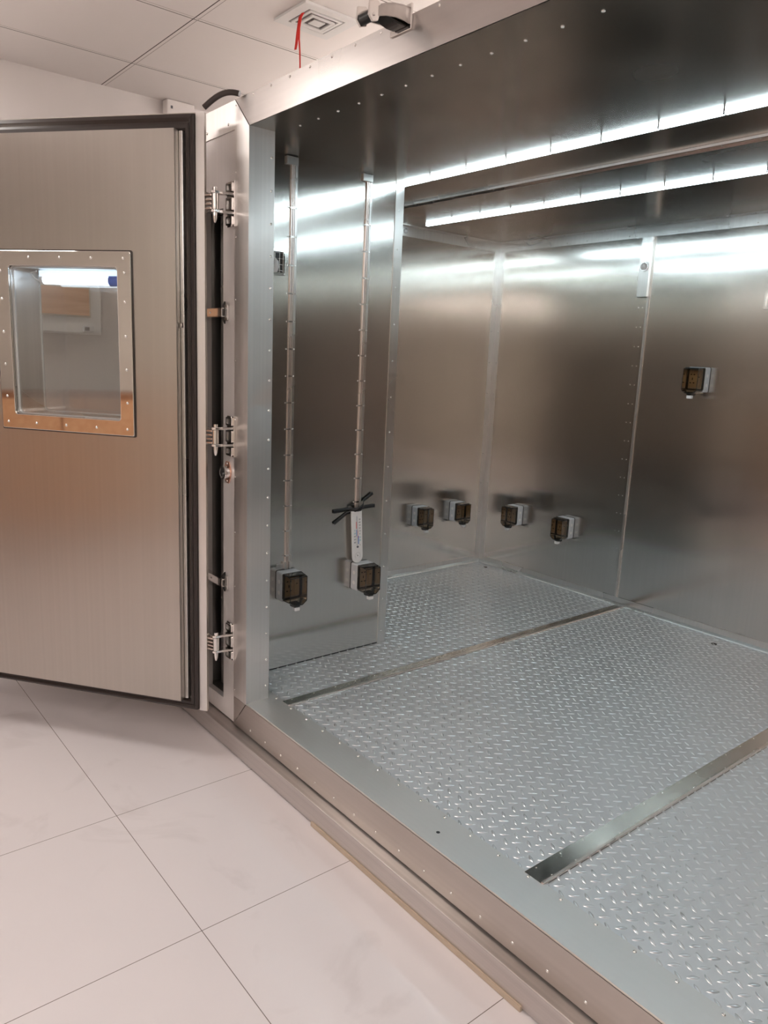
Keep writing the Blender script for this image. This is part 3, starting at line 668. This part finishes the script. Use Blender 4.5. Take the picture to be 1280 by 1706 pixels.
# window
MB().ring(rrect(.242, .812, 1.028, 1.684, .006), rrect(wx0, wx1, wz0, wz1, .012), .060, .069).build('window_frame', 'mirror', D, bevel=.003)
wf = MB().ring(rrect(.238, .816, 1.024, 1.688, .006), rrect(.244, .810, 1.030, 1.682, .006), .060, .064).build('frame_seal', 'rubber', D)
scr = [(x, .069, z) for x in (.27, .40, .53, .66, .785) for z in (1.053, 1.660)] + [(x, .069, z) for x in (.267, .785) for z in (1.15, 1.27, 1.39, 1.51, 1.61)]
screws(scr, '+y', D, 1.0)
MB().ring(rrect(wx0 - .001, wx1 + .001, wz0 - .001, wz1 + .001, .020), rrect(wx0 + .0015, wx1 - .0015, wz0 + .0015, wz1 - .0015, .018), -.101, .060).build('window_reveal', 'trim_steel', D)
for y in (.050, -.095):
    MB().box(wx0 + .002, wx1 - .002, y - .0025, y + .0025, wz0 + .002, wz1 - .002).build('window_pane', 'glass', D)
    MB().ring(rrect(wx0 + .001, wx1 - .001, wz0 + .001, wz1 - .001, .02), rrect(wx0 + .006, wx1 - .006, wz0 + .006, wz1 - .006, .018), y - .006, y - .003).build('pane_seal', 'grey_plastic', D)
L = MB().box(wx0 + .05, wx1 - .05, -.085, -.035, 1.598, 1.626).build('lamp_housing', 'win_soft', D, bevel=.003)
MB().tube([(wx0 + .10, -.045, 1.592), (wx1 - .07, -.045, 1.592)], .017, 14).build('lamp_tube', 'win_led', L)
MB().tube([(wx0 + .045, -.045, 1.592), (wx0 + .10, -.045, 1.592)], .020, 16).build('lamp_cap', 'blue', L)
MB().tube([(wx1 - .07, -.045, 1.592), (wx1 - .055, -.045, 1.592)], .015, 16).build('lamp_cap', 'white_plastic', L)
MB().tube([(wx1 - .052, -.045, 1.585), (wx1 - .03, -.04, 1.595), (wx1 - .018, -.03, 1.615), (wx1 - .045, -.03, 1.622)], .003, 8).build('lamp_cable', 'white_plastic', L)
# outside pull handle
MB().tube([(1.12, -.10, .95), (1.12, -.15, .95), (1.12, -.15, 1.2), (1.12, -.10, 1.2)], .010, 12).build('handle', 'chrome', D)
# small oval latch mark on the plug side
MB().tube([(.066, .030, 1.437), (.058, .030, 1.437)], .010, 14).build('rivet', 'chrome', D)

# ================================================================== HINGES
def make_hinge():
    e = empty('hinge', (0, 0, 0))
    mb = MB()
    mb.box(-.024, .024, -.006, -.0008, -.068, .068)
    mb.build('frame_plate', 'chrome', e, bevel=.0015)
    fr = MB()
    for z0, z1 in ((.036, .064), (-.020, .020), (-.064, -.036)):
        fr.ring(rrect(-.021, .018, z0, z1, .004), rrect(-.016, .013, z0 + .005, z1 - .005, .003), -.012, -.006)
    fr.build('pocket_frame', 'chrome', e)
    pk = MB()
    for z0, z1 in ((.041, .059), (-.015, .015), (-.059, -.041)): pk.box(-.016, .013, -.0078, -.0062, z0, z1)
    pk.build('pocket', 'dark', e)
    for sz in (-1, 1):
        mb = MB().prism([(.020, -.006), (-.012, -.006), (-.016, -.050), (-.010, -.070), (.002, -.074), (.012, -.066), (.012, -.040)], 'z', sz * .028 - .004, sz * .028 + .004)
        a = mb.build('hinge_arm', 'chrome', e, bevel=.0012)
        MB().tube([(0, -.060, sz * .032), (0, -.060, sz * .042)], .0085, 6).build('hex_nut', 'chrome', a)
    MB().tube([(0, -.060, -.023), (0, -.060, .023)], .0115, 18).build('knuckle', 'mirror', e)
    MB().tube([(0, -.060, -.042), (0, -.060, -.050), (0, -.060, -.062)], [.007, .0065, .003], 12).build('pin_tip', 'chrome', e)
    lf = MB()
    for z in (-.020, -.007, .006, .019):
        lf.prism([(-.002, -.072), (-.010, -.054), (-.060, -.066 + .0), (-.060, -.098)], 'z', z - .0028, z + .0028)
    lf.box(-.064, -.058, -.102, -.062, -.040, .040)
    lf.build('door_leaf_bracket', 'copper_steel', e, bevel=.001)
    for sz in (-1, 1):
        MB().tube([(-.058, -.075, sz * .036), (-.020, -.066, sz * .023)], .003, 8).build('strut', 'chrome', e)
    screws([(.006, -.0060, .066 - .002), (.006, -.0060, -.066 + .002)], '-y', e, .9)
    return e
M['copper_steel'] = steel('warm_hinge_steel', col=(0.80, 0.70, 0.64), rough=.22, aniso=0, wavy=.2, fine=.2)
h0 = make_hinge()
for i, (z, lab) in enumerate(((1.862, 'upper chrome flange hinge between door edge and frame'), (1.040, 'middle chrome flange hinge, just above the round gland'), (.228, 'lower chrome flange hinge near the sill'))):
    h = h0 if i == 0 else copy_tree(h0)
    h.location = (-.120, 0.0, z); h.scale = (1.12, 1.12, 1.12); tag(h, lab, 'hinge', 'hinges of the chamber door')

# channel brackets across the slot
def make_bracket():
    e = empty('channel_bracket', (0, 0, 0))
    MB().prism([(-.017, -.020), (.017, -.020), (.017, -.017), (-.014, -.017), (-.014, .0)] [::1], 'x', -.16, 0) if False else None
    MB().box(-.17, 0, -.024, -.021, -.016, .016).box(-.17, 0, -.024, -.002, .013, .016).box(-.17, 0, -.024, -.002, -.016, -.013).build('channel', 'chrome', e)
    g = MB().prism([(-.040, .016), (-.012, .016), (-.012, .040)], 'y', -.006, -.001)
    g.prism([(-.040, -.016), (-.012, -.016), (-.012, -.040)], 'y', -.006, -.001).build('gusset', 'black', e)
    MB().ring(rrect(-.005, .012, -.028, .028, .004), rrect(-.002, .008, -.020, .020, .003), -.008, -.001).build('end_plate', 'trim_steel', e)
    MB().box(-.150, -.120, -.0250, -.0242, -.005, .005).build('slot_hole', 'black', e)
    screws([(-.09, -.0242, 0)], '-y', e, .8)
    return e
b0 = make_bracket()
for i, (z, lab) in enumerate(((1.492, 'steel channel bracket across the slot below the upper hinge'), (.456, 'steel channel bracket across the slot above the lower hinge'))):
    b = b0 if i == 0 else copy_tree(b0)
    b.location = (-.165, .004, z); tag(b, lab, 'bracket', 'channel brackets across the service slot')

# round cable gland
e = empty('cable_gland', (-.160, .006, .898))
MB().prism([(.016 * math.cos(a) * (1.0), .0) for a in ()] or [(-.012, .042), (.012, .042), (.024, .020), (.028, 0), (.024, -.020), (.012, -.042), (-.012, -.042), (-.024, -.020), (-.028, 0), (-.024, .020)], 'y', -.005, 0).build('flange', 'copper', e, bevel=.002)
n = 24
MB().ring([(.025 * math.cos(2 * PI * k / n), .025 * math.sin(2 * PI * k / n)) for k in range(n)], [(.019 * math.cos(2 * PI * k / n), .019 * math.sin(2 * PI * k / n)) for k in range(n)], -.026, -.004).build('collar', 'chrome', e, bevel=.001)
MB().tube([(0, -.006, 0), (0, -.010, 0)], .019, 20).build('bore', 'black', e)
screws([(0, -.005, .034), (0, -.005, -.034)], '-y', e, .9)
tag(e, 'round steel cable gland on the front skin below the middle hinge', 'cable gland')

# dark hose arching from the door top to the frame head
pts = []
for k in range(17):
    t = k / 16; a = PI * t
    pts.append((-.150 + .100 * t, -.092 + .082 * t, 2.165 + .040 * math.sin(a * .5) + .012 * math.sin(a)))
o = MB().tube(pts, .0095, 12).build('cable_hose', 'rubber'); tag(o, 'dark hose arching from the door top to the frame head', 'hose')

# ================================================================== LATCH KEEPER ON THE HEAD
e = empty('latch_keeper', (.790, 0, 2.182)); e.scale = (.92, .95, .92)
n = 9; vs = []
# curved hollow cover sweeping out (-y) and drooping slightly
sec = [(0.000, .038, .024), (-.020, .038, .025), (-.050, .036, .023), (-.080, .033, .016), (-.105, .030, .006)]
for (y, hw, zc_) in sec:
    for (u, z) in ((-1, -.030), (-1, .008), (-.75, .016), (0, .019), (.75, .016), (1, .008), (1, -.030), (.88, -.030), (.88, .006), (0, .012), (-.88, .006), (-.88, -.030)):
        vs.append((u * hw, y, zc_ + z * (1 - .35 * (-y / .105))))
m = 12
fs = [(i * m + k, i * m + (k + 1) % m, (i + 1) * m + (k + 1) % m, (i + 1) * m + k) for i in range(len(sec) - 1) for k in range(m)] + [tuple(range(m))[::-1], tuple(range((len(sec) - 1) * m, len(sec) * m))]
MB().add(vs, fs).build('cover', 'head_steel', e, bevel=.0015)
MB().box(-.045, .045, -.007, 0, -.020, .045).build('mounting_plate', 'chrome', e, bevel=.002)
MB().prism([(-.035, -.010), (-.008, -.010), (-.008, .012), (-.070, .008), (-.075, .000)], 'x', -.027, .027).build('catch_body', 'smoke_dark', e, bevel=.002)
for sx in (-1, 1):
    MB().prism([(-.090, .014), (-.106, .024), (-.132, .018), (-.135, -.016), (-.122, -.030), (-.104, -.024), (-.098, -.004)], 'x', sx * .026 - .003, sx * .026 + .003).build('roller_cheek', 'chrome', e, bevel=.001)
r = MB().tube([(-.022, -.118, -.012), (.022, -.118, -.012)], .014, 20).build('roller', 'black', e)
MB().tube([(-.033, -.118, -.012), (.033, -.118, -.012)], .004, 12).build('axle', 'chrome', r)
tag(e, 'chrome latch keeper with black roller on top of the frame head', 'latch')

# ================================================================== CEILING VENT, RIBBONS, BOX, WALL UNIT
vx0, vx1, vy0, vy1 = -.305, -.085, .268, .510
e = empty('ceiling_vent', ((vx0 + vx1) / 2, (vy0 + vy1) / 2, ZC)); hx, hy = (vx1 - vx0) / 2, (vy1 - vy0) / 2
def rr2(s, r=.002): return rrect(-hx * s, hx * s, -hy * s, hy * s, r, 1)
MB().ring(rr2(1), rr2(.66), -.010, -.0005, 'z').build('flange', 'white_plastic', e, bevel=.002)
for s0, s1, z in ((.60, .50, -.006), (.43, .33, -.011)):
    MB().ring(rr2(s0), rr2(s1), z - .006, z, 'z').build('louvre', 'white_plastic', e, bevel=.001)
MB().box(-hx * .2, hx * .2, -hy * .2, hy * .2, -.016, -.013).build('centre_plate', 'white_plastic', e)
MB().box(-hx * .66, hx * .66, -hy * .66, hy * .66, -.0009, -.0006).build('throat', 'vent_grey', e)
tag(e, 'square white ceiling air vent with red ribbons tied to it', 'vent')
def ribbon(pts, wd, label):
    mb = MB(); vs = []
    for i, p in enumerate(pts):
        a = .5 * math.sin(i * .9)
        for s in (-1, 1): vs.append((p[0] + s * wd / 2 * math.cos(a + .9), p[1] + s * wd / 2 * math.sin(a + .9), p[2]))
    n = len(pts); vs += [(x + .0006, y - .0006, z) for x, y, z in vs]; m = 2 * n
    fs = [(2 * i, 2 * i + 1, 2 * i + 3, 2 * i + 2) for i in range(n - 1)] + [(m + 2 * i, m + 2 * i + 2, m + 2 * i + 3, m + 2 * i + 1) for i in range(n - 1)]
    fs += [(2 * i, 2 * i + 2, m + 2 * i + 2, m + 2 * i) for i in range(n - 1)] + [(2 * i + 1, m + 2 * i + 1, m + 2 * i + 3, 2 * i + 3) for i in range(n - 1)]
    return tag(mb.add(vs, fs, True).build('ribbon', 'red'), label, 'ribbon', 'red ribbons tied to the ceiling vent')
ribbon([(-.150, .300, 2.568), (-.163, .295, 2.555), (-.166, .292, 2.53), (-.170, .290, 2.50), (-.176, .290, 2.47), (-.182, .290, 2.452)], .010, 'shorter red ribbon hanging from the ceiling vent')
ribbon([(-.146, .300, 2.568), (-.156, .296, 2.555), (-.160, .292, 2.52), (-.158, .290, 2.48), (-.152, .290, 2.44), (-.149, .290, 2.40), (-.148, .290, 2.375)], .006, 'longer red ribbon hanging from the ceiling vent to the frame head')
e = empty('wall_box', (RX0, .43, 2.545))
MB().box(0, .06, -.075, .075, -.035, .038).build('case', 'paint', e, bevel=.006)
MB().box(.0601, .062, -.055, -.045, -.005, .008).build('indicator', 'ink', e)
tag(e, 'small white box high on the room wall under the ceiling', 'box')
# wall unit seen through the door window
e = empty('wall_unit', (RX0, -.50, 1.525))
MB().box(0, .05, -.55, .50, -.12, .14).build('case', 'white_plastic', e, bevel=.008)
MB().box(.050, .056, -.52, .445, -.038, .106).build('panel_frame', 'ivory', e, bevel=.002)
MB().box(.056, .060, -.51, .437, -.030, .098).build('wood_panel', 'wood', e)
MB().box(.050, .060, .405, .455, -.105, -.080).build('display', 'grey_plastic', e, bevel=.002)
MB().box(.0601, .0605, .412, .434, -.101, -.085).build('screen', 'ink', e)
tag(e, 'white wall unit with orange wood panel seen through the door window', 'wall unit')
